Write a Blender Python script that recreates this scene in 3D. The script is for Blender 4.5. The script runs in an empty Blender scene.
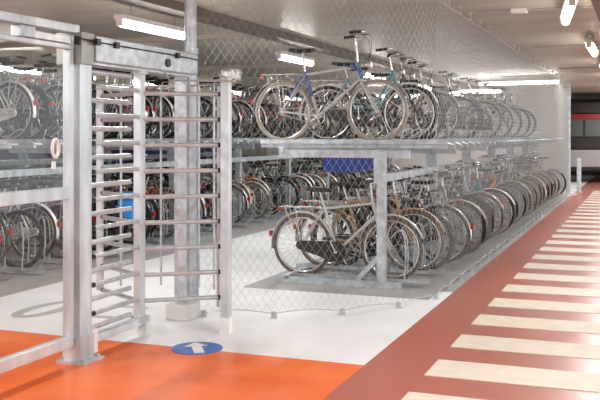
import bpy, bmesh, math, random
from mathutils import Vector, Matrix
random.seed(7)
PI = math.pi
scn = bpy.context.scene
COL = scn.collection

# ------------------------------------------------------------------ camera
F_PX = 890.0
YAW = math.atan(345 / F_PX)
cam = bpy.data.cameras.new('camera')
cam.sensor_width = 36; cam.lens = F_PX / 600 * 36
cam.shift_y = -(200 - 135) / 600
cam.clip_end = 200
co = bpy.data.objects.new('camera', cam); COL.objects.link(co)
co.location = (0, 0, 1.6); co.rotation_euler = (PI / 2, 0, YAW)
scn.camera = co

# ------------------------------------------------------------------ materials
MATS = {}
def mat(name, col, rough=.5, metal=0., noise=0., nscale=6., bump=0., bscale=60., emit=None, spec=.5, stretch=None, col2=None, coat=0.):
    if name in MATS: return MATS[name]
    m = bpy.data.materials.new(name); m.use_nodes = True
    nt = m.node_tree; b = nt.nodes['Principled BSDF']
    c = tuple((x / 255.) ** 2.2 for x in col) + (1,)
    b.inputs['Base Color'].default_value = c
    b.inputs['Roughness'].default_value = rough; b.inputs['Metallic'].default_value = metal
    b.inputs['Specular IOR Level'].default_value = spec
    if coat: b.inputs['Coat Weight'].default_value = coat; b.inputs['Coat Roughness'].default_value = .15
    tc = nt.nodes.new('ShaderNodeTexCoord'); mp = nt.nodes.new('ShaderNodeMapping')
    nt.links.new(tc.outputs['Object'], mp.inputs['Vector'])
    if stretch: mp.inputs['Scale'].default_value = stretch
    if noise or True:
        n = nt.nodes.new('ShaderNodeTexNoise'); n.inputs['Scale'].default_value = nscale; n.inputs['Detail'].default_value = 5
        nt.links.new(mp.outputs['Vector'], n.inputs['Vector'])
        r = nt.nodes.new('ShaderNodeValToRGB')
        k = max(noise, .04)
        r.color_ramp.elements[0].position = .3; r.color_ramp.elements[1].position = .72
        c2 = tuple((x / 255.) ** 2.2 for x in col2) + (1,) if col2 else tuple(x * (1 - k) for x in c[:3]) + (1,)
        r.color_ramp.elements[0].color = c2
        r.color_ramp.elements[1].color = c if col2 else tuple(min(1, x * (1 + k * .6)) for x in c[:3]) + (1,)
        nt.links.new(n.outputs['Fac'], r.inputs['Fac']); nt.links.new(r.outputs['Color'], b.inputs['Base Color'])
    if bump:
        n2 = nt.nodes.new('ShaderNodeTexNoise'); n2.inputs['Scale'].default_value = bscale
        nt.links.new(mp.outputs['Vector'], n2.inputs['Vector'])
        bp = nt.nodes.new('ShaderNodeBump'); bp.inputs['Strength'].default_value = bump; bp.inputs['Distance'].default_value = .01
        nt.links.new(n2.outputs['Fac'], bp.inputs['Height']); nt.links.new(bp.outputs['Normal'], b.inputs['Normal'])
    if emit:
        b.inputs['Emission Color'].default_value = (1, .97, .92, 1); b.inputs['Emission Strength'].default_value = emit
    MATS[name] = m
    return m

galv = mat('galvanised_steel', (190, 198, 203), .38, .4, .32, 12, .12, 40)
steel = mat('brushed_steel', (200, 211, 215), .36, .35, .34, 6, .05, 30, stretch=(1, 1, .3))
tubes = mat('arm_steel', (184, 188, 190), .3, .45, .2, 14)
wirem = mat('wire_rope', (172, 172, 170), .4, .5, .05)
white_f = mat('white_floor_paint', (232, 236, 238), .4, 0, .06, 1.6, .05, 3, col2=(218, 221, 223))
orange_f = mat('orange_floor_paint', (236, 116, 44), .36, 0, .1, 1.1, .05, 3, col2=(216, 96, 38), stretch=(1, 2.5, 1))
red_f = mat('red_floor_paint', (178, 94, 75), .29, 0, .1, .9, .05, 3, col2=(156, 102, 90), stretch=(1, .6, 1))
grey_f = mat('grey_concrete_floor', (160, 159, 158), .5, 0, .12, 2.2, .1, 8, col2=(142, 141, 140))
stripe_m = mat('cream_stripe_paint', (216, 206, 190), .5, 0, .06, 8, spec=.3, col2=(204, 193, 177))
ceil_m = mat('ceiling_panel', (212, 203, 190), .34, .15, .12, 1.4, 0, stretch=(.4, 2, 1), col2=(190, 180, 166))
beam_m = mat('shade_brown_beam', (108, 95, 84), .5, 0, .15, 3)  # shade on the ceiling strips is put into this dark brown
wall_m = mat('cream_wall', (214, 206, 192), .6, 0, .06, 2)
wallw_m = mat('pale_wall', (160, 152, 148), .5, 0, .06, 2)
dark_w = mat('dark_wall', (70, 62, 58), .6, 0, .15, 2)
blue_m = mat('blue_dado', (14, 50, 124), .45, 0, .15, 2)
navy_m = mat('navy_dado', (30, 36, 80), .5, 0, .2, 2)
black = mat('black_rubber', (26, 25, 25), .6, 0, .2, 20)
blackp = mat('black_plastic', (34, 32, 32), .4, 0, .2, 20)
chrome = mat('chrome', (205, 203, 200), .22, .85, .05, 10)
whitep = mat('white_plastic', (228, 227, 224), .45, 0, .05, 6)
concrete = mat('pale_concrete', (205, 203, 198), .7, 0, .12, 5, .2, 30)
redl = mat('red_lens', (160, 22, 18), .25)
orangel = mat('orange_reflector', (235, 120, 20), .3)
lamp_m = mat('lit_tube', (255, 250, 240), .4, emit=13)
signb = mat('blue_sign_paint', (74, 118, 190), .42, 0, .1, 10, col2=(60, 100, 172))
greyp = mat('grey_marking_paint', (170, 170, 168), .5, 0, .08, 5)

def glass_mat():
    m = bpy.data.materials.new('clear_glass'); m.use_nodes = True
    nt = m.node_tree; nt.nodes.clear()
    o = nt.nodes.new('ShaderNodeOutputMaterial'); t = nt.nodes.new('ShaderNodeBsdfTransparent'); g = nt.nodes.new('ShaderNodeBsdfGlossy')
    t.inputs['Color'].default_value = (.97, .97, .965, 1); g.inputs['Roughness'].default_value = .03
    tc = nt.nodes.new('ShaderNodeTexCoord'); n = nt.nodes.new('ShaderNodeTexNoise'); n.inputs['Scale'].default_value = 2
    mr = nt.nodes.new('ShaderNodeMapRange'); mr.inputs['To Min'].default_value = .03; mr.inputs['To Max'].default_value = .06
    nt.links.new(tc.outputs['Object'], n.inputs['Vector']); nt.links.new(n.outputs['Fac'], mr.inputs['Value'])
    mx = nt.nodes.new('ShaderNodeMixShader'); nt.links.new(mr.outputs[0], mx.inputs[0])
    nt.links.new(t.outputs[0], mx.inputs[1]); nt.links.new(g.outputs[0], mx.inputs[2]); nt.links.new(mx.outputs[0], o.inputs[0])
    return m
glass = glass_mat()

# ceiling gets fine panel joints running across the aisle
def ceiling_joints():
    nt = ceil_m.node_tree; b = nt.nodes['Principled BSDF']
    tc = nt.nodes.new('ShaderNodeTexCoord'); w = nt.nodes.new('ShaderNodeTexWave')
    w.wave_type = 'BANDS'; w.bands_direction = 'Y'; w.inputs['Scale'].default_value = 1.1; w.inputs['Distortion'].default_value = 0
    w.wave_profile = 'SAW'
    nt.links.new(tc.outputs['Object'], w.inputs['Vector'])
    bp = nt.nodes.new('ShaderNodeBump'); bp.inputs['Strength'].default_value = .35; bp.inputs['Distance'].default_value = .02
    nt.links.new(w.outputs['Fac'], bp.inputs['Height']); nt.links.new(bp.outputs['Normal'], b.inputs['Normal'])
ceiling_joints()

# ------------------------------------------------------------------ mesh collector
class MB:
    def __init__(s): s.v = []; s.f = []; s.m = []; s.sm = []
    def add(s, vs, fs, mi=0, smooth=False):
        o = len(s.v); s.v += [tuple(p) for p in vs]
        for f in fs: s.f.append(tuple(i + o for i in f)); s.m.append(mi); s.sm.append(smooth)
    def box(s, a, b, mi=0, M=None):
        (x0, y0, z0), (x1, y1, z1) = a, b
        vs = [Vector(p) for p in ((x0,y0,z0),(x1,y0,z0),(x1,y1,z0),(x0,y1,z0),(x0,y0,z1),(x1,y0,z1),(x1,y1,z1),(x0,y1,z1))]
        if M: vs = [M @ p for p in vs]
        s.add(vs, [(0,3,2,1),(4,5,6,7),(0,1,5,4),(1,2,6,5),(2,3,7,6),(3,0,4,7)], mi)
    def bar(s, p, q, w, h, mi=0, up=(0,0,1)):          # square bar between two points
        p, q = Vector(p), Vector(q); d = (q - p).normalized(); u = Vector(up)
        if abs(d.dot(u)) > .95: u = Vector((1, 0, 0))
        a = d.cross(u).normalized() * w / 2; b = a.cross(d).normalized() * h / 2
        s.add([p-a-b, p+a-b, p+a+b, p-a+b, q-a-b, q+a-b, q+a+b, q-a+b],
              [(0,1,2,3),(7,6,5,4),(0,4,5,1),(1,5,6,2),(2,6,7,3),(3,7,4,0)], mi)
    def tube(s, pts, r, n=8, mi=0, closed=False, cap=True):
        pts = [Vector(p) for p in pts]; N = len(pts); rs = r if isinstance(r, (list, tuple)) else [r] * N
        prev = None; rings = []
        for i, p in enumerate(pts):
            if closed: t = pts[(i+1) % N] - pts[i-1]
            else: t = pts[min(i+1, N-1)] - pts[max(i-1, 0)]
            t.normalize()
            if prev is None:
                a = t.orthogonal().normalized()
            else:
                a = prev - t * prev.dot(t)
                a = a.normalized() if a.length > 1e-6 else t.orthogonal().normalized()
            prev = a; b = t.cross(a)
            rings.append([p + (a * math.cos(2*PI*k/n) + b * math.sin(2*PI*k/n)) * rs[i] for k in range(n)])
        vs = [v for rg in rings for v in rg]; fs = []
        for i in range(N if closed else N - 1):
            j = (i + 1) % N
            for k in range(n): fs.append((i*n+k, i*n+(k+1) % n, j*n+(k+1) % n, j*n+k))
        s.add(vs, fs, mi, True)
        if cap and not closed:
            o = len(vs)
            s.add(rings[0], [tuple(reversed(range(n)))], mi); s.add(rings[-1], [tuple(range(n))], mi)
    def ring(s, c, R, r, axis='y', seg=36, n=6, mi=0, a0=0, a1=2*PI, flat=1.):
        full = abs(a1 - a0 - 2*PI) < 1e-6; pts = []
        for i in range(seg + (0 if full else 1)):
            a = a0 + (a1 - a0) * i / seg
            pts.append((c[0] + R*math.cos(a), c[1], c[2] + R*math.sin(a)) if axis == 'y' else (c[0] + R*math.cos(a), c[1] + R*math.sin(a), c[2]))
        s.tube(pts, r, n, mi, closed=full)
    def disc(s, c, R, th, axis='y', seg=24, mi=0):
        v = Vector((0, th/2, 0)) if axis == 'y' else (Vector((0, 0, th/2)) if axis == 'z' else Vector((th/2, 0, 0)))
        s.tube([Vector(c) - v, Vector(c) + v], R, seg, mi)
    def build(s, name, m, parent=None, loc=None):
        me = bpy.data.meshes.new(name)
        me.from_pydata(s.v, [], s.f)
        ms = m if isinstance(m, (list, tuple)) else [m]
        for x in ms: me.materials.append(x)
        me.polygons.foreach_set('material_index', s.m); me.polygons.foreach_set('use_smooth', s.sm); me.update()
        o = bpy.data.objects.new(name, me); COL.objects.link(o)
        if parent: o.parent = parent
        if loc: o.location = loc
        return o
def tag(o, label=None, cat=None, group=None, kind=None):
    if label: o['label'] = label
    if cat: o['category'] = cat
    if group: o['group'] = group
    if kind: o['kind'] = kind
    return o
def thing(name, label, cat, loc=(0,0,0), rz=0, group=None):
    o = bpy.data.objects.new(name, None); COL.objects.link(o); o.empty_display_size = .1
    o.location = loc; o.rotation_euler = (0, 0, rz)
    return tag(o, label, cat, group)
def copy_tree(o, parent=None):
    c = o.copy(); COL.objects.link(c)
    if parent: c.parent = parent
    for ch in KIDS.get(o.name, []): KIDS.setdefault(c.name, []).append(copy_tree(ch, c))
    return c
KIDS = {}
def kids_of(root):
    for o in list(COL.objects):
        if o.parent is not None:
            l = KIDS.setdefault(o.parent.name, [])
            if o not in l: l.append(o)
def struct(o): o['kind'] = 'structure'; return o

# ------------------------------------------------------------------ the setting
fl = MB()
def rect(x0, y0, x1, y1, mi, z=0.): fl.add([(x0,y0,z),(x1,y0,z),(x1,y1,z),(x0,y1,z)], [(0,1,2,3)], mi)
XB, YB = -1.82, 5.93
rect(-16, -2, XB, YB, 1)                 # orange
rect(XB, -2, 5, 40, 2)
rect(-1.96, 9.0, XB, 24.4, 3)
#                  # red lane
rect(-16, YB, -5.93, 40, 3)              # grey under the long rack
rect(-5.93, YB, XB, 8.5, 0)              # white
rect(-5.93, 8.5, -3.95, 40, 0)
rect(-3.95, 8.5, -1.96, 24.0, 3)
rect(-1.96, 8.5, XB, 9.0, 0); rect(-1.96, 24.4, XB, 40, 0)
rect(-3.95, 24.0, -1.96, 40, 0)
struct(fl.build('floor', [white_f, orange_f, red_f, grey_f]))

CZ = 3.02
c = MB(); c.box((-16, -2, CZ), (5, 40, CZ + .25)); struct(c.build('ceiling', ceil_m))
b = MB(); b.box((-4.86, 4, CZ - .1), (-4.62, 27, CZ)); struct(b.build('trim_1', beam_m))  # dark strip put in for the shadow band above the cable rail
b = MB(); b.box((-.42, -2, CZ - .3), (0.1, 40, CZ)); struct(b.build('trim_2', beam_m))  # lane beam, its shaded side painted in as dark brown
for i, y in enumerate((11.2, 16.4, 21.6)):
    b = MB(); b.box((-16, y, CZ - .07), (-4.95, y + .35, CZ)); struct(b.build('trim_%d' % (i + 3), ceil_m))
w = MB(); w.box((-11.8, 4, 0), (-11.6, 27, CZ)); w.box((-11.6, 4, .0), (-11.57, 27, 1.32), 1)
struct(w.build('wall_left', [wall_m, navy_m]))
w = MB(); w.box((-11.6, 27, 0), (-2.1, 27.2, CZ)); w.box((-9.7, 26.97, 0), (-7.5, 27, 1.22), 1)
struct(w.build('wall_back', [wallw_m, blue_m]))
w = MB(); w.box((-6, 37, 0), (5, 37.2, CZ)); struct(w.build('wall_far', dark_w))

# crosswalk
cw = thing('crosswalk', 'ladder of cream crosswalk stripes painted on the red lane beside the wire fence', 'crosswalk', (0, 0, 0))
y = 5.05
def px2w(x, yy, z=0.):
    Z = (1.6 - z) * F_PX / (yy - 135); R = (x - 300) / F_PX * Z
    return R * math.cos(YAW) - Z * math.sin(YAW), R * math.sin(YAW) + Z * math.cos(YAW)
k0 = px2w(452, 347)[1]
for k in range(-3, 24):
    y0 = k0 + .855 * k
    s = MB(); s.box((-1.37, y0, 0), (2.6, y0 + .44, .004)); s.build('stripe', stripe_m, cw)

# floor sign
sg = thing('floor_sign', 'round blue floor sticker with a white arrow, on the paint edge before the turnstile', 'floor sign', (-3.13, 5.94, 0), math.radians(34))
s = MB(); s.disc((0, 0, .003), .192, .006, 'z', 48); s.build('disc', signb, sg)
s = MB()
def poly(mb, pts, z0, z1, mi=0):
    n = len(pts); vs = [(p[0], p[1], z0) for p in pts] + [(p[0], p[1], z1) for p in pts]
    mb.add(vs, [tuple(reversed(range(n))), tuple(range(n, 2*n))] + [(i, (i+1) % n, n + (i+1) % n, n + i) for i in range(n)], mi)
poly(s, [(-.038, -.165), (.038, -.165), (.038, .05), (.09, .05), (0, .165), (-.09, .05), (-.038, .05)], .006, .008)
s.build('arrow', whitep, sg)
# grey digits painted on the white floor
def ellring(mb, cx, cy, rx, ry, t):
    N = 36; vs = []; 
    for i in range(N):
        a = 2*PI*i/N
        vs += [(cx + rx*math.cos(a), cy + ry*math.sin(a), .003), (cx + (rx-t)*math.cos(a), cy + (ry-t)*math.sin(a), .003)]
    mb.add(vs, [(2*i, 2*((i+1) % N), 2*((i+1) % N)+1, 2*i+1) for i in range(N)])
s = MB(); gx, gy = px2w(46, 309); ellring(s, gx, gy, .2, .42, .11)
tag(s.build('floor_numeral', greyp), 'large grey numeral 0 painted on the white floor behind the glazed gate', 'floor marking', 'grey floor numerals')
s = MB(); gx, gy = px2w(118, 312)
s.box((gx - .2, gy - .28, 0), (gx - .11, gy + .28, .003)); s.box((gx - .11, gy + .2, 0), (gx + .16, gy + .28, .003)); s.box((gx - .11, gy - .28, 0), (gx + .16, gy - .2, .003))
tag(s.build('floor_numeral', greyp), 'faint grey floor marking under the turnstile arms', 'floor marking', 'grey floor numerals')

# ------------------------------------------------------------------ glazed gate (left) and its frame
GX = -3.75
g = thing('glazed_gate', 'galvanised steel gate with two clear panes and a mid rail, beside the turnstile', 'gate', (GX, 5.25, 0))
Y0 = -2.6
def fbox(name, a, b, m=steel, parent=g, bev=0):
    q = MB(); q.box(a, b); o = q.build(name, m, parent)
    md = o.modifiers.new('b', 'BEVEL'); md.width = .006; md.segments = 2
    return o
fbox('header_beam', (-.05, Y0, 2.31), (.05, .02, 2.37))
fbox('top_rail', (-.03, Y0, 2.195), (.03, -.02, 2.23))
fbox('mid_rail', (-.03, Y0, 1.155), (.03, -.06, 1.24))
fbox('bottom_rail', (-.03, Y0, .12), (.03, -.02, .2))
fbox('stile', (-.028, -.075, .2), (.028, -.02, 2.195))
fbox('stile', (-.028, Y0 - .06, .12), (.028, Y0, 2.37))
fbox('door_closer', (-.04, -.46, 2.232), (.04, -.06, 2.285), tubes)
fbox('track_bracket', (-.045, -.6, 2.232), (.045, -.46, 2.308), galv)
q = MB(); q.box((-.005, Y0, 1.24), (.005, -.075, 2.195)); q.build('upper_pane', glass, g)
q = MB(); q.box((-.005, Y0, .2), (.005, -.075, 1.155)); q.build('lower_pane', glass, g)
q = MB(); pts = [(.02, .034*math.cos(a), .062*math.sin(a)) for a in [2*PI*i/20 for i in range(20)]]
q.tube(pts, .012, 8, closed=True); q.box((.0, -.02, -.14), (.02, .005, -.09)); q.box((.0, -.01, -.05), (.02, .01, -.04)); q.box((.0, -.01, .05), (.02, .01, .06))
h = q.build('handle', whitep, g); h.location = (.005, -.225, 1.51); h['label'] = 'white oval pull handle'
for zz in (2.26,):
    q = MB(); q.tube([(0, 0, -.03), (0, 0, .03)], .016, 10); o = q.build('hinge', black, g); o.location = (.055, -.03, zz)

# ------------------------------------------------------------------ turnstile
t = thing('full_height_turnstile', 'full-height galvanised turnstile with horizontal arms and a comb, between gate and wire fence', 'turnstile', (GX, 6.14, 0))
def tb(name, mb, m, lab=None, parent=None):
    o = mb.build(name, m, parent or t)
    if lab: o['label'] = lab
    return o
def bev(o, w=.005): md = o.modifiers.new('b', 'BEVEL'); md.width = w; md.segments = 2; return o
q = MB(); q.box((-.055, -.875, .0), (.055, -.745, 2.31)); q.box((-.035, -.745, .1), (-.02, -.73, 2.2)); post = bev(tb('post', q, steel))
q = MB(); q.box((-.11, -.93, 0), (.13, -.69, .018))
for a in (-.08, .1):
    for bb in (-.9, -.72): q.disc((a, bb, .026), .014, .018, 'z', 6)
q.build('base_plate', galv, post)
q = MB(); q.box((-.075, -.9, .018), (.075, -.735, .18)); q.build('post_sleeve', steel, post)
q = MB(); q.box((-.04, -.73, .03), (.055, -.66, .2)); tb('cable_box', q, whitep, 'white plastic box')
# comb: fixed arms
for k in range(10):
    q = MB(); z = .2 + .2065 * k
    q.tube([(0, -.75, z), (0, -.14, z)], .019, 10); q.tube([(0, -.14, z), (0, -.125, z)], [.019, .008], 10)
    tb('comb_arm', q, tubes)
q = MB(); q.box((.03, -.742, .15), (.05, -.728, 2.15)); tb('comb_rail', q, galv)
# rotor
rot = MB(); rot.box((-.035, -.035, .14), (.035, .035, 2.12)); R0 = bev(tb('rotor_post', rot, steel))
for zz in (.14, 2.1):
    q = MB(); q.disc((0, 0, zz), .07, .035, 'z'); q.build('bearing', tubes, R0)
for wa in (-90, 90 - 54, 90 + 60):
    a = math.radians(wa); dx, dy = math.cos(a), math.sin(a)
    for k in range(10):
        z = .3 + .2065 * k - (.02 if wa > 0 else 0)
        if z > 2.05: continue
        q = MB(); q.tube([(dx*.03, dy*.03, z), (dx*.63, dy*.63, z)], .018, 10)
        o = q.build('rotor_arm', tubes, R0)
        q = MB(); q.tube([(dx*.63, dy*.63, z), (dx*.655, dy*.655, z)], [.021, .017], 10); q.build('end_cap', blackp, o)
# bottom beam and foot
q = MB(); q.bar((0, -.745, .12), (0, .12, .12), .07, .06); bev(tb('bottom_beam', q, steel))
q = MB(); q.add([(-.05, .02, 0), (.05, .02, 0), (.05, .14, 0), (-.05, .14, 0), (-.03, .05, .1), (.03, .05, .1), (.03, .12, .1), (-.03, .12, .1)],
                [(0,3,2,1),(4,5,6,7),(0,1,5,4),(1,2,6,5),(2,3,7,6),(3,0,4,7)]); tb('rotor_foot', q, concrete, 'pale tapered foot')
# housing over the arms
q = MB(); q.box((-.13, -.74, 2.125), (.1, .8, 2.31)); H = bev(tb('drive_housing', q, galv), .008)
q = MB(); q.box((-.125, -.9, 2.1), (.085, -.745, 2.32)); q.build('end_cover', mat('grey_green_steel', (148, 152, 146), .4, .4, .15, 8), H)
q = MB(); q.box((-.1, -.745, 2.105), (.06, .8, 2.125)); q.box((.1, -.74, 2.275), (.106, .8, 2.285)); q.build('cover_lip', tubes, H)
q = MB(); q.tube([(.106, -.95, 2.27), (.108, -.74, 2.262), (.108, -.2, 2.262), (.108, .4, 2.262), (.108, .8, 2.255)], .005, 6); q.build('black_cable', black, H)
for yy in (-.745, -.5, .42):
    q = MB(); q.box((.1, yy - .025, 2.24), (.125, yy + .025, 2.285)); q.build('cable_clip', blackp, H)
q = MB(); q.disc((.105, .27, 2.19), .035, .02, 'x', 20); q.build('lock_cover', blackp, H)
# carrying column and the round pipe that rises to the ceiling
q = MB(); q.box((-.09, .72, .13), (.03, .92, 2.125)); q.box((-.05, .70, .13), (.04, .72, 2.125)); q.box((-.05, .92, .13), (.04, .94, 2.125)); bev(tb('column', q, galv), .006)
q = MB(); q.box((-.12, .62, 0), (.1, .86, .14)); bev(tb('column_foot', q, concrete, 'pale concrete block foot'), .01)
q = MB(); q.tube([(.03, .8, .14), (.03, .8, CZ)], .052, 20); q.disc((.03, .8, CZ - .02), .09, .02, 'z'); q.disc((.03, .8, 2.335), .065, .05, 'z'); tb('riser_pipe', q, galv)
# cage: rods on an arc round the rotor
pR = Vector(px2w(226, 333) + (0,)) - Vector((GX, 6.14, 0))
q = MB(); q.box((pR.x - .038, pR.y - .03, .13), (pR.x + .038, pR.y + .03, 2.06)); gp = bev(tb('guide_post', q, steel))
q = MB(); q.box((pR.x - .042, pR.y - .034, 0), (pR.x + .042, pR.y + .034, .13)); q.build('post_shoe', whitep, gp)
def xhit(px, r):            # point on the cage circle that projects on this column of the photo, far side
    best = None
    for i in range(3600):
        a = 2*PI*i/3600; X = GX + r*math.cos(a); Yy = 6.14 + r*math.sin(a)
        R = X*math.cos(YAW) + Yy*math.sin(YAW); Z = -X*math.sin(YAW) + Yy*math.cos(YAW)
        if math.sin(a) < -.1 or Z < 7.15: continue
        e = abs(300 + F_PX*R/Z - px)
        if best is None or e < best[0]: best = (e, r*math.cos(a), r*math.sin(a))
    return best[1], best[2]
for px, wd in ((100, .05), (121, .022), (161, .022), (199, .022), (214, .022)):
    cx, cy = xhit(px, .76)
    q = MB()
    if wd > .03: q.box((cx - .03, cy - .012, .26), (cx + .03, cy + .012, 2.04))
    else: q.tube([(cx, cy, .28), (cx, cy, 2.04)], wd / 2, 8)
    tb('cage_rod', q, galv)
q = MB(); q.tube([(pR.x - .085, pR.y + .03, .2), (pR.x - .085, pR.y + .03, 2.0)], .014, 8)
tb('cage_rod', q, tubes)
arc = [(.76*math.cos(a), .76*math.sin(a), 2.03) for a in [math.radians(25 + 6.5*i) for i in range(25)]]
q = MB(); q.tube(arc, .008, 8); tb('cage_ring', q, tubes)
q = MB(); q.tube([(p[0], p[1], 1.55) for p in arc[:]], .005, 6); tb('cage_ring', q, tubes)
q = MB(); q.tube([(.69, .3, 2.03), (.1, .3, 2.05), (.05, .3, 2.13)], .008, 8); tb('cage_stay', q, tubes)

# ------------------------------------------------------------------ wire fence
path = [(-3.62, 7.0), (-3.39, 7.08), (-3.12, 7.14), (-2.85, 7.27), (-2.62, 7.42), (-2.43, 7.59), (-2.25, 7.79), (-2.10, 8.03), (-1.97, 8.28), (-1.9, 8.56), (-1.9, 24.7)]
cum = [0]
for a, b2 in zip(path, path[1:]): cum.append(cum[-1] + math.dist(a, b2))
L = cum[-1]
def at(s):
    s = min(max(s, 0), L)
    for i in range(len(path) - 1):
        if s <= cum[i+1] + 1e-9:
            u = (s - cum[i]) / (cum[i+1] - cum[i]); return (path[i][0] + (path[i+1][0]-path[i][0])*u, path[i][1] + (path[i+1][1]-path[i][1])*u)
    return path[-1]
fence = thing('wire_mesh_fence', 'stainless wire rope mesh fence curving from the turnstile post along the red lane', 'wire fence', (0, 0, 0))
net = MB(); W, HH = .074, .054; ZB, ZT = .06, 2.93
nrow = int(round((ZT - ZB) / HH)); hh = (ZT - ZB) / nrow
s_ = 0; i = 0
while s_ < L:
    pts = []
    for k in range(nrow + 1):
        p = at(s_ + (W/2 if (k + i) % 2 else -W/2) * .96 * .5 + W/4)
        pts.append((p[0], p[1], ZB + k*hh))
    net.tube(pts, .0015, 3, cap=False); s_ += W / 2; i += 1
net.build('net', wirem, fence)
def cable(z, name, sag=.0, r=.005):
    q = MB(); pts = []; n = 60; cl = []
    s = 0
    while s < L: cl.append(s); s += .62
    cl.append(L)
    for a, b2 in zip(cl, cl[1:]):
        for j in range(5):
            u = j / 5; p = at(a + (b2-a)*u); pts.append((p[0], p[1], z + sag * 4*u*(1-u)))
    p = at(L); pts.append((p[0], p[1], z)); q.tube(pts, r, 6); q.build(name, tubes, fence); return cl
cl = cable(.035, 'bottom_cable', .03); cable(2.94, 'top_cable', -.01)
for s in cl[:-1]:
    p = at(s); q = MB(); q.box((-.018, -.018, 0), (.018, .018, .055)); q.disc((0, 0, .004), .03, .008, 'z', 10); q.build('floor_clip', tubes, fence, (p[0], p[1], 0))
    q = MB(); q.tube([(0, 0, 2.93), (0, .0, CZ)], .008, 6); q.box((-.02, -.02, CZ - .02), (.02, .02, CZ)); q.build('ceiling_hook', tubes, fence, (p[0], p[1], 0))
q = MB(); q.tube([(-1.9, 24.75, .04), (-1.9, 24.75, 2.98)], .05, 16); fp = q.build('end_post', galv, fence)
q = MB(); q.box((-2.1, 24.55, 0), (-1.7, 24.95, .04)); q.build('post_plinth', concrete, fp)

# ------------------------------------------------------------------ bicycles
def P(*a): return [Vector(p) for p in a]
def bez(p0, p1, p2, n=8):
    p0, p1, p2 = Vector(p0), Vector(p1), Vector(p2)
    return [p0*(1-u)**2 + p1*2*u*(1-u) + p2*u*u for u in [i/n for i in range(n+1)]]
RW = .345
def make_wheel(root, x, rimm, tyrem, fork=False, spokes=28, rt=.019):
    m = MB(); m.ring((0, 0, 0), RW - .045, .011, seg=40, n=6)
    m.tube([(0, -.045, 0), (0, .045, 0)], .018, 10)
    for i in range(spokes):
        a = 2*PI*i/spokes; sgn = 1 if i % 2 else -1; off = .3 if (i // 2) % 2 else -.3
        m.tube([(.018*math.cos(a+off*4), sgn*.03, .018*math.sin(a+off*4)), ((RW-.05)*math.cos(a), 0, (RW-.05)*math.sin(a))], .0016, 3, cap=False)
    wl = m.build('wheel', rimm, root, (x, 0, RW))
    m = MB(); m.ring((0, 0, 0), RW - .02, rt, seg=40, n=8); m.build('tyre', tyrem, wl)
    return wl
def fender(root, x, a0, a1, m, name='mudguard'):
    q = MB(); R = RW + .025; N = 22
    vs = []
    for i in range(N + 1):
        a = math.radians(a0 + (a1-a0)*i/N)
        for (w, dr) in ((-.028, -.012), (-.016, 0), (.016, 0), (.028, -.012)):
            vs.append((x + (R+dr)*math.cos(a), w, RW + (R+dr)*math.sin(a)))
    q.add(vs, [(4*i+j, 4*i+j+1, 4*i+5+j, 4*i+4+j) for i in range(N) for j in range(3)], 0, True)
    for a in (a0 + 12, a0 + 55) if x < 0 else (a1 - 12,):
        a = math.radians(a)
        for sy in (-.03, .03): q.tube([(x, sy*1.4, RW), (x + R*math.cos(a), sy, RW + R*math.sin(a))], .0028, 4)
    o = q.build(name, m, root)
    sm = o.modifiers.new('s', 'SOLIDIFY'); sm.thickness = .002
    return o
def _stretch(root, d):
    done = set()
    for o in list(COL.objects):
        if o.parent is root and o.type == 'MESH':
            if o.name.split('.')[0] == 'wheel':
                if o.location.x > 0: o.location.x += d
                continue
            if o.data.name in done: continue
            done.add(o.data.name)
            for v in o.data.vertices:
                if v.co.x > .12: v.co.x += d
                elif v.co.x > -.05 and o.name.startswith('frame'): v.co.x += d * (v.co.x + .05) / .17
        elif o.parent and o.parent.parent is root and o.parent.name.startswith('handlebar'):
            for v in o.data.vertices: v.co.x += d
    for o in list(COL.objects):                       # bars turned a little towards the wall
        if o.parent is root and o.name.startswith('handlebar'):
            a = math.radians(24); M = Matrix.Rotation(a, 3, 'Z'); c = Vector((.315 + d, 0, 0))
            o.rotation_euler = (0, 0, a); o.location = c - M @ c
    return root
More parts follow.
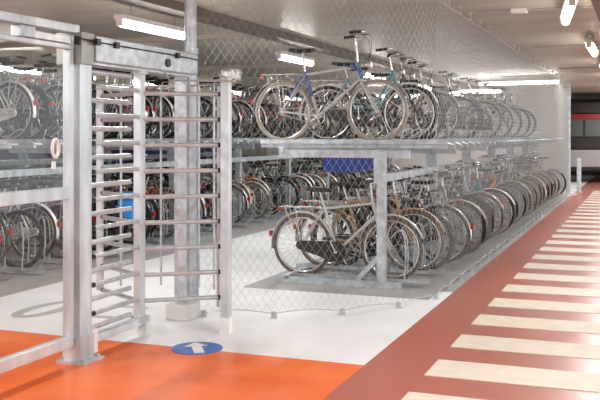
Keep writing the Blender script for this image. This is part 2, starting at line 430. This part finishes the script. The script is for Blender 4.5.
def make_bike(style, frame_m, rim_m, tyre_m, fend_m, rack=True, case=True, basket=False, drop=False, lamp=True, saddle_m=None, accent=None, coat=None, stem=.12, reach=0., lift=0.):
    if reach: return _stretch(make_bike(style, frame_m, rim_m, tyre_m, fend_m, rack, case, basket, drop, lamp, saddle_m, accent, coat, stem, 0., lift), reach)
    root = thing('bicycle', 'bicycle', 'bicycle')
    rc = Vector((-.495, 0, RW)); fc = Vector((.53, 0, RW)); bb = Vector((-.08, 0, .29))
    st = Vector((-.235, 0, .78)); ht = Vector((.315, 0, .86)); hb = Vector((.36, 0, .70)); sad = Vector((-.285 + lift*.4, 0, .965 + lift))
    f = MB()
    f.tube([bb, st], .0155, 10); f.tube([ht, hb], .019, 10)
    if style == 'men':
        f.tube([st - Vector((-.01, 0, .03)), ht - Vector((0, 0, .04))], .0145, 10, 1 if accent else 0); f.tube([bb, hb], .0175, 10)
    elif style == 'step':
        f.tube(bez(bb + Vector((-.03, 0, .12)), (.12, 0, .36), ht - Vector((0, 0, .05)), 8), .0145, 10); f.tube(bez(bb, (.12, 0, .3), hb, 8), .0185, 10)
    elif style == 'mixte':
        f.tube([Vector((-.17, 0, .55)), ht - Vector((0, 0, .05))], .0145, 10); f.tube([bb, hb], .0175, 10)
    for sy in (-.05, .05):
        e = rc + Vector((0, sy, 0)); f.tube([bb + Vector((0, sy*.5, 0)), e], .0095, 8); f.tube([st + Vector((0, sy*.25, -.04)), e], .008, 8)
    f.disc(bb, .022, .08)
    fr = f.build('frame', [frame_m, accent or frame_m], root)
    k = MB()
    for sy in (-.045, .045):
        k.tube(bez(hb + Vector((.004, sy, -.03)), hb + Vector((.07, sy, -.2)), fc + Vector((0, sy, 0)), 6), .011, 8)
    k.box((hb.x - .02, -.055, hb.z - .04), (hb.x + .03, .055, hb.z - .015)); k.build('fork', frame_m, root)
    make_wheel(root, rc.x, rim_m, tyre_m); make_wheel(root, fc.x, rim_m, tyre_m)
    # saddle
    sp = MB(); sp.tube([st, sad - Vector((0, 0, .03))], .0125, 10); sp.build('seatpost', chrome, root)
    sd = MB(); prof = [(-.14, .075), (-.11, .085), (-.05, .075), (.02, .04), (.09, .022), (.14, .014)]
    vs = []
    for (xx, hw) in prof:
        for (u, dz) in ((-1, -.03), (-.85, 0), (0, .012), (.85, 0), (1, -.03)): vs.append((sad.x + xx, hw*u, sad.z + dz + (xx < -.1)*.012))
    n = len(prof); fs = [(5*i+j, 5*i+5+j, 5*i+6+j, 5*i+1+j) for i in range(n-1) for j in range(4)] + [(5*i, 5*i+4, 5*i+9, 5*i+5) for i in range(n-1)] + [(0,1,2,3,4), tuple(5*(n-1)+j for j in (4,3,2,1,0))]
    sd.add(vs, fs, 0, True)
    for sy in (-.02, .02): sd.tube([(sad.x-.1, sy, sad.z-.03), (sad.x+.1, sy*.6, sad.z-.03)], .004, 5)
    sd.build('saddle', saddle_m or blackp, root)
    # bars
    hs = ht + Vector((-.02, 0, stem)) + Vector((0, 0, .05 if style != 'men' or rack else 0))
    q = MB(); q.tube([ht, hs], .0125, 10); q.tube([hs, hs + Vector((.07, 0, .02))], .014, 10)
    hc = hs + Vector((.07, 0, .02))
    if drop:
        for sy in (-1, 1): q.tube([hc, hc + Vector((0, .17*sy, 0)), hc + Vector((.09, .2*sy, -.01)), hc + Vector((.1, .2*sy, -.09)), hc + Vector((.0, .21*sy, -.13))], .012, 8)
        grips = [[hc + Vector((.1, .2*sy, -.09)), hc + Vector((.0, .21*sy, -.13))] for sy in (-1, 1)]
    elif style == 'men' and not rack:
        q.tube([hc + Vector((-.03, -.3, 0)), hc, hc + Vector((-.03, .3, 0))], .012, 8)
        grips = [[hc + Vector((-.018, .18*sy, 0)), hc + Vector((-.03, .3*sy, 0))] for sy in (-1, 1)]
    else:
        for sy in (-1, 1): q.tube([hc, hc + Vector((.03, .1*sy, .03)), hc + Vector((.01, .24*sy, .05)), hc + Vector((-.16, .29*sy, .03))], .012, 8)
        grips = [[hc + Vector((-.04, .262*sy, .045)), hc + Vector((-.17, .293*sy, .03))] for sy in (-1, 1)]
    hbm = q.build('handlebar', chrome, root)
    for gp_ in grips:
        q = MB(); q.tube(gp_, .018, 8); q.build('grip', black, hbm)
    q = MB()
    for sy in (-1, 1):
        q.tube([hc + Vector((.05, .2*sy, .02)), hc + Vector((-.05, .25*sy, .01))], .005, 5)
        q.tube(bez(hc + Vector((.04, .2*sy, .03)), hc + Vector((.16, .05*sy, .0)), hb + Vector((.02, 0, .02)), 8), .0035, 5)
    q.build('brake_cable', black, hbm)
    # cranks
    cr = MB(); cr.ring(bb + Vector((0, -.045, 0)), .09, .005, seg=24, n=5); cr.disc(bb, .018, .13)
    ca = random.uniform(0, PI)
    for i in range(5): a = 2*PI*i/5; cr.tube([bb + Vector((0, -.045, 0)), bb + Vector((.088*math.cos(a), -.045, .088*math.sin(a)))], .005, 4)
    for s_, sy in ((1, -.07), (-1, .07)):
        e = bb + Vector((.165*math.cos(ca)*s_, sy, .165*math.sin(ca)*s_)); cr.tube([bb + Vector((0, sy, 0)), e], .009, 6)
    cs = cr.build('crankset', chrome, root)
    for s_, sy in ((1, -.07), (-1, .07)):
        e = bb + Vector((.165*math.cos(ca)*s_, sy, .165*math.sin(ca)*s_)); q = MB(); y0, y1 = sorted((e.y, e.y + (.09 if sy > 0 else -.09)))
        q.box((e.x - .04, y0, e.z - .012), (e.x + .04, y1, e.z + .012)); q.build('pedal', blackp, cs)
    ch = MB()
    if case:
        N = 16; pts = [(bb.x + .11*math.cos(a), bb.z + .11*math.sin(a)) for a in [math.radians(-90 + 180*i/N) for i in range(N+1)]]
        pts += [(rc.x + .05*math.cos(a), rc.z + .05*math.sin(a)) for a in [math.radians(90 + 180*i/8) for i in range(9)]]
        n = len(pts); vs = [(p[0], -.062, p[1]) for p in pts] + [(p[0], -.035, p[1]) for p in pts]
        ch.add(vs, [tuple(range(n)), tuple(reversed(range(n, 2*n)))] + [(i, n+i, n+(i+1) % n, (i+1) % n) for i in range(n)])
        ch.build('chain_case', blackp if case is True else case, root)
    else:
        for sg_ in (-1, 1): ch.tube([bb + Vector((0, -.045, .09*sg_)), rc + Vector((0, -.045, .035*sg_))], .004, 4)
        ch.ring(rc + Vector((0, -.045, 0)), .035, .004, seg=14, n=4); ch.build('chain', tubes, root)
    if fend_m:
        fender(root, rc.x, 5, 190, fend_m); fender(root, fc.x, 20, 160, fend_m)
        ff = None
    if rack:
        q = MB(); zr = .76
        for sy in (-.06, .06):
            q.tube([(-.24, sy*.6, zr - .02), (-.32, sy, zr), (-.74, sy, zr)], .005, 6); q.tube([(-.55, sy, zr), (rc.x, sy*.9, rc.z)], .005, 6); q.tube([(-.68, sy, zr), (rc.x, sy*.9, rc.z)], .005, 6)
        for xx in (-.36, -.5, -.62, -.74): q.tube([(xx, -.06, zr), (xx, .06, zr)], .005, 6)
        q.build('luggage_rack', chrome if rack is True else rack, root)
        q = MB(); q.box((-.765, -.03, zr - .05), (-.745, .03, zr - .005)); q.build('tail_light', redl, root)
    if fend_m:
        a = math.radians(170); R = RW + .03; q = MB(); q.box((rc.x - R - .015, -.022, RW + .08), (rc.x - R + .012, .022, RW + .14)); q.build('rear_reflector', redl, root)
    if lamp:
        q = MB(); q.tube([(.41, 0, .84), (.45, 0, .84), (.47, 0, .84)], [.02, .035, .032], 12); q.tube([(.33, 0, .8), (.41, 0, .84)], .006, 6); q.build('headlamp', chrome if lamp is True else lamp, root)
    if basket:
        q = MB(); zb, zt = .86, 1.08
        for j in range(5):
            z = zb + (zt - zb)*j/4; w = .13 + .03*j/4
            q.tube([(.42, -w, z), (.42 + 1.6*w, -w, z), (.42 + 1.6*w, w, z), (.42, w, z)], .004, 4, closed=True)
        for i in range(6):
            u = -1 + 2*i/5
            for x0, x1 in ((.42, .42), (.628, .676)): q.tube([(x0, .13*u, zb), (x1, .16*u, zt)], .003, 4)
            q.tube([(.42, .13*u, zb), (.628, .13*u, zb)], .003, 4)
            xx = .42 + .2*(u + 1)/2
            for sy in (-1, 1): q.tube([(xx, .13*sy, zb), (xx, .16*sy, zt)], .003, 4)
        q.build('basket', black, root)
    q = MB(); q.tube([bb + Vector((-.06, .05, -.02)), Vector((-.2, .13, .02)) + Vector((0, 0, .03))], .008, 6); q.build('kickstand', tubes, root)
    if coat:
        q = MB(); q.tube([(-.3, 0, .99), (-.27, 0, .985)], .01, 4)
    return root

def paint(n, c, r=.28): return mat('paint_' + n, c, r, .15, .05, 8, coat=.5)
beige_t = mat('grey_tyre', (150, 143, 132), .6, 0, .1, 20)
tan_t = mat('brown_tyre', (92, 78, 66), .6, 0, .1, 20)
silverp = paint('silver', (186, 186, 184)); cream = paint('cream', (226, 218, 196)); bluep = paint('blue', (52, 82, 150)); whitep2 = paint('white', (232, 232, 228))
blackpt = paint('black', (30, 30, 32)); redp = paint('red', (168, 34, 28)); greenp = paint('green', (40, 84, 62)); tealp = paint('teal', (62, 132, 150))
greyp2 = paint('grey', (110, 112, 116)); orangep = paint('orange', (222, 112, 36)); navyp = paint('navy', (32, 42, 92)); brownp = paint('brown', (104, 62, 44)); bronze = paint('bronze', (160, 132, 98))
PROTO = {}; rimdark = mat('dark_rim', (74, 72, 72), .4, .4, .1, 10)
def proto(key, colour, *a, **k):
    r = make_bike(*a, **k); r.location = (0, 0, -50); PROTO[key] = (r, colour)
proto('hero', 'silver and blue', 'men', silverp, chrome, beige_t, greyp2, accent=silverp, case=False, lamp=True, stem=.2, reach=.06, lift=.06)
proto('black', 'black', 'step', blackpt, rimdark, black, blackpt, basket=False)
proto('silver', 'silver', 'men', silverp, chrome, tan_t, silverp)
proto('cream', 'cream', 'step', cream, chrome, tan_t, cream, case=cream)
proto('blue', 'blue', 'men', bluep, rimdark, black, chrome, case=False)
proto('red', 'red', 'mixte', redp, chrome, black, chrome)
proto('green', 'dark green', 'step', greenp, chrome, tan_t, greenp, basket=True)
proto('teal', 'sky blue', 'step', tealp, chrome, black, whitep2, case=blackp)
proto('grey', 'grey', 'men', greyp2, rimdark, black, None, rack=False, case=False, lamp=None)
proto('orange', 'orange', 'men', orangep, tubes, black, None, rack=False, case=False, lamp=None, drop=True)
proto('navy', 'navy blue', 'mixte', navyp, rimdark, black, blackpt)
proto('brown', 'brown', 'step', brownp, chrome, black, chrome)
proto('bronze', 'bronze', 'men', bronze, chrome, tan_t, bronze, case=False)
proto('white', 'white', 'step', whitep2, chrome, black, whitep2, case=whitep2)
kids_of(None)
# the hero bike: blue head, fork and seat cluster
for o in KIDS[PROTO['hero'][0].name]:
    if o.name.startswith('mudguard'): o['label'] = 'grey mudguard'
hr = PROTO['hero'][0]
q = MB(); q.tube([(.377, 0, .865), (.422, 0, .69)], .0215, 10); q.tube([(.37, 0, .82), (.26, 0, .813)], .0165, 10)
o = q.build('head_tube_paint', bluep, hr); o['label'] = 'blue frame paint'; KIDS[hr.name].append(o)
q = MB(); q.tube([(-.15, 0, .51), (-.235, 0, .785)], .0175, 10)
q.tube([(-.24, .012, .74), (-.42, .04, .5)], .0105, 8); q.tube([(-.24, -.012, .74), (-.42, -.04, .5)], .0105, 8)
o = q.build('seat_tube_paint', bluep, hr); o['label'] = 'blue frame paint'; KIDS[hr.name].append(o)

ORD1 = ['', 'first', 'second', 'third', 'fourth', 'fifth', 'sixth', 'seventh', 'eighth', 'ninth', 'tenth', 'eleventh', 'twelfth', 'thirteenth', 'fourteenth', 'fifteenth', 'sixteenth', 'seventeenth', 'eighteenth', 'nineteenth']
def ordw(n):
    if n < 20: return ORD1[n]
    t_, u = divmod(n, 10); tens = {2: 'twent', 3: 'thirt', 4: 'fort', 5: 'fift'}[t_]
    return tens + 'ieth' if u == 0 else tens + 'y-' + ORD1[u]
USED = set()
def put(key, x, y, z, rz, label, group):
    src, colour = PROTO[key]
    if key in USED: o = copy_tree(src)
    else: o = src; USED.add(key)
    o.location = (x, y, z); o.rotation_euler = (random.uniform(-.03, .03), 0, rz)
    o['label'] = label; o['group'] = group; o['category'] = 'bicycle'
    return o

# ------------------------------------------------------------------ racks
def channel(mb, x0, x1, y, z, w=.09, h=.04, t=.003, mi=0):
    for (za, zb) in (((x0, z), (x1, z)),): pass
    mb.box((x0, y - w/2, z), (x1, y + w/2, z + t), mi); mb.box((x0, y - w/2, z), (x1, y - w/2 + t, z + h), mi); mb.box((x0, y + w/2 - t, z), (x1, y + w/2, z + h), mi)
PITCH = .4
def make_rack(label, xa, xb, xpost, xout, y0, n, off_up, up_out):
    """xa..xb extent of floor frame, xpost the post line, xout beam line; y0 start"""
    r = thing('two_tier_bicycle_rack', label, 'bicycle rack', ((xa + xb)/2, y0, 0))
    ox, oy = (xa + xb)/2, y0
    Lr = n * PITCH
    ylist = [0 + 2.4*i for i in range(int(Lr / 2.4) + 1)] + [Lr]
    for yy in ylist:
        q = MB(); q.box((xpost - ox - .045, yy - .045, .04), (xpost - ox + .045, yy + .045, 1.42)); p_ = bev(q.build('post', galv, r))
        q = MB(); q.box((xa - ox, yy - .05, 0), (xb - ox, yy + .05, .06)); q.box((xa - ox, yy - .05, .06), (xb - ox, yy - .045, .075)); bev(q.build('floor_beam', galv, r))
        q = MB(); q.bar((xpost - ox - .28, yy, .06), (xpost - ox - .03, yy, .33), .05, .02, up=(0, 1, 0)); q.build('brace', galv, p_)
        q = MB(); q.bar((xpost - ox - 1.15, yy, 1.4), (xpost - ox + .3, yy, 1.4), .06, .08); q.box((xpost - ox - .07, yy - .06, 1.1), (xpost - ox + .07, yy - .045, 1.42)); q.build('cross_arm', galv, r)
    q = MB(); q.box((xout - ox - .03, -.1, 1.12), (xout - ox + .03, Lr + .1, 1.2)); bev(q.build('long_beam', galv, r))
    q = MB(); q.box((xpost - ox - 1.15, -.05, 1.4), (xpost - ox - 1.09, Lr + .05, 1.47)); bev(q.build('long_beam', galv, r))
    q = MB(); q.box((xa - ox + .1, -.05, .04), (xa - ox + .16, Lr, .09)); bev(q.build('floor_rail', galv, r))
    for i in range(n):
        yy = .2 + PITCH * i; low = .1 if i % 2 else .06
        q = MB(); sx = 0 if i % 2 else .1
        q.add([], [])
        channel(q, xa - ox + sx, xb - ox + .25 + sx - .1, yy, low - .02)
        q.tube(bez((xb - ox + .0, yy - .05, low), (xb - ox + .06, yy - .05, low + .75), (xb - ox - .16, yy, low + .44), 8), .008 if n > 31 else .012, 6)
        q.tube(bez((xb - ox + .0, yy + .05, low), (xb - ox + .06, yy + .05, low + .75), (xb - ox - .16, yy, low + .44), 8), .008 if n > 31 else .012, 6)
        q.box((xa - ox + .1, yy - .03, .06), (xa - ox + .16, yy + .03, low)); q.box((xb - ox - .14, yy - .03, .0), (xb - ox - .08, yy + .03, low))
        q.build('lower_trough', galv, r)
        q = MB(); a_, b_ = xpost - ox - 1.45 + off_up, xpost - ox + .65 + off_up
        channel(q, a_, b_, yy, 1.5, .1, .05); q.box((a_, yy - .02, 1.46), (b_, yy + .02, 1.5)); q.tube([(b_, yy - .05, 1.52), (b_ + .05, yy - .05, 1.5), (b_ + .05, yy + .05, 1.5), (b_, yy + .05, 1.52)], .01, 6)
        q.tube(bez((b_ - .75, yy, 1.53), (b_ - .38, yy, 1.8), (b_ - .5, yy + .0, 1.55), 8), .007, 6)
        q.build('upper_trough', galv, r)
    return r
R1Y = 8.98
make_rack('galvanised two-tier bicycle rack with square end post, directly behind the curved wire fence', -3.75, -2.36, -2.565, -2.5, R1Y, 34, 0, 0)
R2Y = 7.4
make_rack('long galvanised two-tier bicycle rack behind the turnstile, across the white walkway', -8.05, -6.65, -6.85, -6.78, R2Y, 44, 0, 0)

# row 1 lower tier
keys1 = ['silver', 'bronze', 'black', 'brown', 'black', 'grey', 'cream', 'black', 'navy', 'silver', 'bronze', 'teal', 'black', 'grey', 'brown', 'orange', 'black', 'silver', 'navy', 'bronze', 'black', 'green', 'silver', 'cream', 'black', 'grey', 'bronze', 'blue', 'white', 'orange', 'black', 'silver', 'grey', 'orange']
n = 0
for i in range(34):
    n += 1
    z = .1 if i % 2 else .06
    x = -2.99 + (.05 if i % 2 else -.02) + (0, 0, .1, .22)[min(i, 3)] + (.1 if i == 33 else 0) + random.uniform(-.04, .04)
    y = R1Y + .2 + PITCH*i
    rz = random.uniform(-.03, .03)
    if i % 5 == 3: rz += PI
    k = keys1[i]
    put(k, x, y, z - .015, rz, '%s bicycle, %s from the end post, lower tier behind the wire fence' % (PROTO[k][1], ordw(n)), 'bicycles on the lower tier behind the wire fence')
# row 1 upper tier
ups = [(0, 'hero'), (3, 'teal'), (5, 'black'), (8, 'silver'), (12, 'grey'), (13, 'black'), (17, 'bronze'), (20, 'silver'), (24, 'black'), (26, 'navy'), (30, 'grey')]
for n, (i, k) in enumerate(ups):
    y = R1Y + .2 + PITCH*i
    put(k, -3.26 + (0 if n == 0 else random.uniform(-.02, .12)), y, 1.515, random.uniform(-.03, .03) - (.03 if n == 0 else 0),
        '%s bicycle, %s from the end post, upper tier behind the wire fence' % (PROTO[k][1], ordw(n + 1)), 'bicycles on the upper tier behind the wire fence')
# row 2
kk = list(PROTO.keys())
seq = [k for k in kk if k != 'hero']
lastk = None
for tier in ('lower', 'upper'):
    n = 0
    for i in range(44):
        if tier == 'upper' and random.random() < .1: continue
        n += 1
        pool = ['black', 'black', 'black', 'navy', 'grey', 'silver', 'grey', 'navy', 'blue', 'white', 'red', 'bronze', 'brown', 'teal', 'cream', 'orange', 'green']
        k = random.choice(pool)
        if tier == 'lower' and i == 0: k = 'silver'
        y = R2Y + .2 + PITCH*i
        if tier == 'lower': z = (.1 if i % 2 else .06) - .015; x = -7.27 + (-.1 if i % 2 else .04)
        else: z = 1.515; x = -7.35 + random.uniform(-.1, .1)
        rz = PI + random.uniform(-.04, .04)
        if random.random() < .25: rz -= PI
        put(k, x, y, z, rz, '%s bicycle, %s along the %s tier of the long rack behind the turnstile' % (PROTO[k][1], ordw(n), tier), 'bicycles on the %s tier of the long rack' % tier)
R3Y = 9.4
make_rack('galvanised two-tier bicycle rack standing back to back with the long rack, by the dado wall', -10.55, -9.15, -9.35, -9.28, R3Y, 38, 0, 0)
SMALL = ('grip', 'brake_cable', 'kickstand', 'pedal', 'headlamp', 'seatpost', 'rear_reflector')
for tier in ('lower', 'upper'):
    n = 0
    for i in range(38):
        if random.random() < .2: continue
        n += 1
        k = random.choice(['black', 'black', 'black', 'grey', 'navy', 'brown', 'bronze', 'silver', 'green', 'navy'])
        o = copy_tree(PROTO[k][0])
        for ch in list(KIDS[o.name]):
            for c2 in list(KIDS.get(ch.name, [])):
                if c2.name.split('.')[0] in SMALL: bpy.data.objects.remove(c2)
            if ch.name.split('.')[0] in SMALL: bpy.data.objects.remove(ch)
        o.location = (-9.85 + random.uniform(-.1, .1), R3Y + .2 + PITCH*i, (.07 if tier == 'lower' else 1.515)); o.rotation_euler = (0, 0, random.choice((0, PI)))
        tag(o, '%s bicycle, %s along the %s tier of the rack by the dado wall' % (PROTO[k][1], ordw(n), tier), 'bicycle', 'bicycles on the %s tier by the dado wall' % tier)
ib = thing('notice_board', 'blue board standing on two legs in the walkway behind the fenced rack', 'board', (-4.2, 13, 0))
q = MB(); q.box((-.45, -.015, 1.03), (.43, .015, 1.46)); bev(q.build('panel', blue_m, ib))
for xx in (-.38, .36):
    q = MB(); q.tube([(xx, .03, 0), (xx, .03, 1.38)], .015, 8); q.build('leg', galv, ib)
pb = thing('pannier_bag', 'light blue pannier bag hanging in the long rack behind the turnstile rotor', 'bag', (-6.4, 10.2, .48))
q = MB(); q.box((-.13, -.08, 0), (.13, .08, .34)); bev(q.build('bag_body', mat('bag_blue', (60, 140, 215), .6), pb), .03)
q = MB(); q.box((-.135, -.09, .25), (.135, .09, .36)); bev(q.build('flap', mat('bag_flap', (50, 120, 200), .6), pb), .02)
for k in list(PROTO):
    if k not in USED: print('UNUSED', k)

# ------------------------------------------------------------------ lamps
def lamp(x, y, rz, label, group, z=2.86, ln=1.5, power=40, hang=True):
    r = thing('tube_light', label, 'ceiling light', (x, y, z), rz, group)
    q = MB(); q.box((-.06, -ln/2 - .03, .03), (.06, ln/2 + .03, .08)); bev(q.build('housing', whitep, r))
    q = MB(); q.tube([(0, -ln/2, .0), (0, ln/2, .0)], .045, 12); q.build('tube', lamp_m, r)
    for s in (-1, 1):
        q = MB(); q.box((-.035, s*(ln/2 + .012) - .012, -.04), (.035, s*(ln/2 + .012) + .012, .04)); q.build('end_cap', whitep, r)
        q = MB(); q.tube([(0, s*ln*.35, .08), (0, s*ln*.35, CZ - z)], .006, 6); q.build('hanger', tubes, r)
    l = bpy.data.lights.new('lamp', 'AREA'); l.shape = 'RECTANGLE'; l.size = .08; l.size_y = ln; l.energy = power; l.color = (1, .985, .96)
    lo = bpy.data.objects.new('lamp', l); COL.objects.link(lo); lo.parent = r; lo.location = (0, 0, -.045)
    return r
for i, y in enumerate((4.15, 8.4, 12.6, 16.8, 21.0, 25.1)):
    lamp(-4.95, y, 0, 'fluorescent tube light on the cable rail over the white walkway, %s from the near end' % ordw(i + 1), 'tube lights over the white walkway', z=2.74, ln=1.32, power=39)
for i, y in enumerate((1.2, 5.3, 9.5, 13.8, 18, 22.2, 26.4, 29.8)):  # farthest tube is added to brighten the floor in front of the bus
    lamp(-.73, y, .0 if y != 9.5 else .12, 'fluorescent tube light over the red lane, %s from the near end' % ordw(i + 1), 'tube lights over the red lane', power=39)
for i, y in enumerate((12.3, 16.5, 20.7, 24.9)):
    lamp(-9.9, y, 0, 'fluorescent tube light beyond the long bicycle rack, %s from the near end' % ordw(i + 1), 'tube lights beyond the long rack', z=2.7, ln=1.2, power=30)
lamp(-2.85, 21.9, PI/2 - .1, 'long tube light across the far end of the fenced rack', 'tube lights across the rack', z=2.86, ln=1.9, power=14)
lamp(-4.2, 23.6, PI/2, 'tube light before the far pale wall behind the fenced rack', 'tube lights across the rack', z=2.75, ln=1.4, power=10)
lamp(-7.2, 25.5, PI/2, 'tube light near the far blue panelled wall', 'tube lights across the rack', z=2.75, ln=2.2, power=10)
# cable rail over the walkway
cr = thing('cable_rail', 'grey metal cable rail along the ceiling carrying the walkway tube lights', 'cable rail', (-4.95, 0, 2.95))
q = MB(); q.box((-.05, 3, -.01), (.05, 26.8, .03)); q.build('rail', galv, cr)
q = MB(); q.tube([(.07, 3, .0), (.07, 26.8, .0)], .012, 6); q.build('cable', tubes, cr)
for i in range(12):
    q = MB(); q.box((-.06, 3.4 + 2.05*i, -.02), (.09, 3.43 + 2.05*i, .07)); q.build('bracket', tubes, cr)
# detector + conduit
dx, dy = px2w(519, 15, 2.95)
d = thing('ceiling_detector', 'small white box fixed to the ceiling over the red lane', 'detector', (dx, dy, CZ))
q = MB(); q.box((-.09, -.07, -.05), (.09, .07, 0)); bev(q.build('box', whitep, d), .01)
q = MB(); q.tube([(-.45, 0, -.015), (.9, 0, -.015)], .009, 6); q.build('conduit', tubes, d)
# metal pipes on the ceiling across the lane
for i, y in enumerate((14.6, 19.5)):
    q = MB(); q.tube([(-1.7, y, CZ - .02), (-.45, y, CZ - .02)], .012, 6)
    tag(q.build('ceiling_conduit', tubes), 'thin metal conduit across the ceiling, %s from the detector' % ordw(i + 1), 'conduit', 'conduits over the red lane')

# concrete columns beyond the walkway
cx, cy = px2w(247, 170, .9); 
q = MB(); X0, Y0_ = -8.95, 20.3; q.box((X0 - .35, Y0_ - .35, 0), (X0 + .35, Y0_ + .35, CZ)); o = struct(q.build('column', wall_m))

# ------------------------------------------------------------------ far end: bollard and passing bus
bx, by = px2w(579, 192)
bl = thing('bollard', 'slim grey steel bollard on the red lane past the fence end post', 'bollard', (bx, by, 0))
q = MB(); q.tube([(0, 0, 0), (0, 0, .93), (0, 0, .96)], [.06, .06, .045], 16); q.build('tube', galv, bl)
q = MB(); q.disc((0, 0, .01), .1, .02, 'z'); q.build('base_flange', galv, bl)
bus = thing('bus', 'dark and silver bus with a red stripe standing beyond the end of the lane', 'bus', (.5, 32.5, 0))
bd = mat('bus_dark', (52, 46, 48), .35, .1); bs = mat('bus_silver', (176, 172, 176), .35, .3); bg = mat('bus_window', (92, 100, 94), .15); br = mat('bus_red', (138, 40, 46), .35)
q = MB(); q.box((-4.5, -1.2, .38), (4.5, 1.2, .52)); q.box((-4.5, -1.2, 1.1), (4.5, 1.2, 1.55)); q.box((-4.45, -1.15, 2.3), (4.45, 1.15, 2.72)); bev(q.build('body', bd, bus), .05)
q = MB(); q.box((-4.52, -1.22, .52), (4.52, 1.22, 1.1)); bev(q.build('side_panel', bs, bus), .03)
q = MB(); q.box((-4.48, -1.18, 1.55), (4.48, 1.18, 2.12)); q.build('window_band', bg, bus)
q = MB(); q.box((-4.52, -1.22, 2.12), (4.52, 1.22, 2.3)); q.build('red_stripe', br, bus)
for xx in (-3.4, 3.2):
    q = MB(); q.disc((xx, -1.1, .46), .46, .28, 'y', 28); wq = q.build('wheel', black, bus)
    q = MB(); q.disc((xx, -1.25, .46), .24, .02, 'y', 20); q.build('hub_cap', bs, wq)
for xx in (-3.6, -2.4, -1.2, 0, 1.2, 2.4, 3.6):
    q = MB(); q.box((xx - .03, -1.195, 1.55), (xx + .03, -1.175, 2.12)); q.build('window_post', bd, bus)

# ------------------------------------------------------------------ light and view
wd = bpy.data.worlds.new('world'); scn.world = wd; wd.use_nodes = True
bg_ = wd.node_tree.nodes['Background']; bg_.inputs[0].default_value = (.93, .97, 1, 1); bg_.inputs[1].default_value = 1.35
scn.view_settings.view_transform = 'Standard'; scn.view_settings.look = 'None'
scn.view_settings.exposure = 0.5; scn.view_settings.gamma = 1; scn.view_settings.use_curve_mapping = False
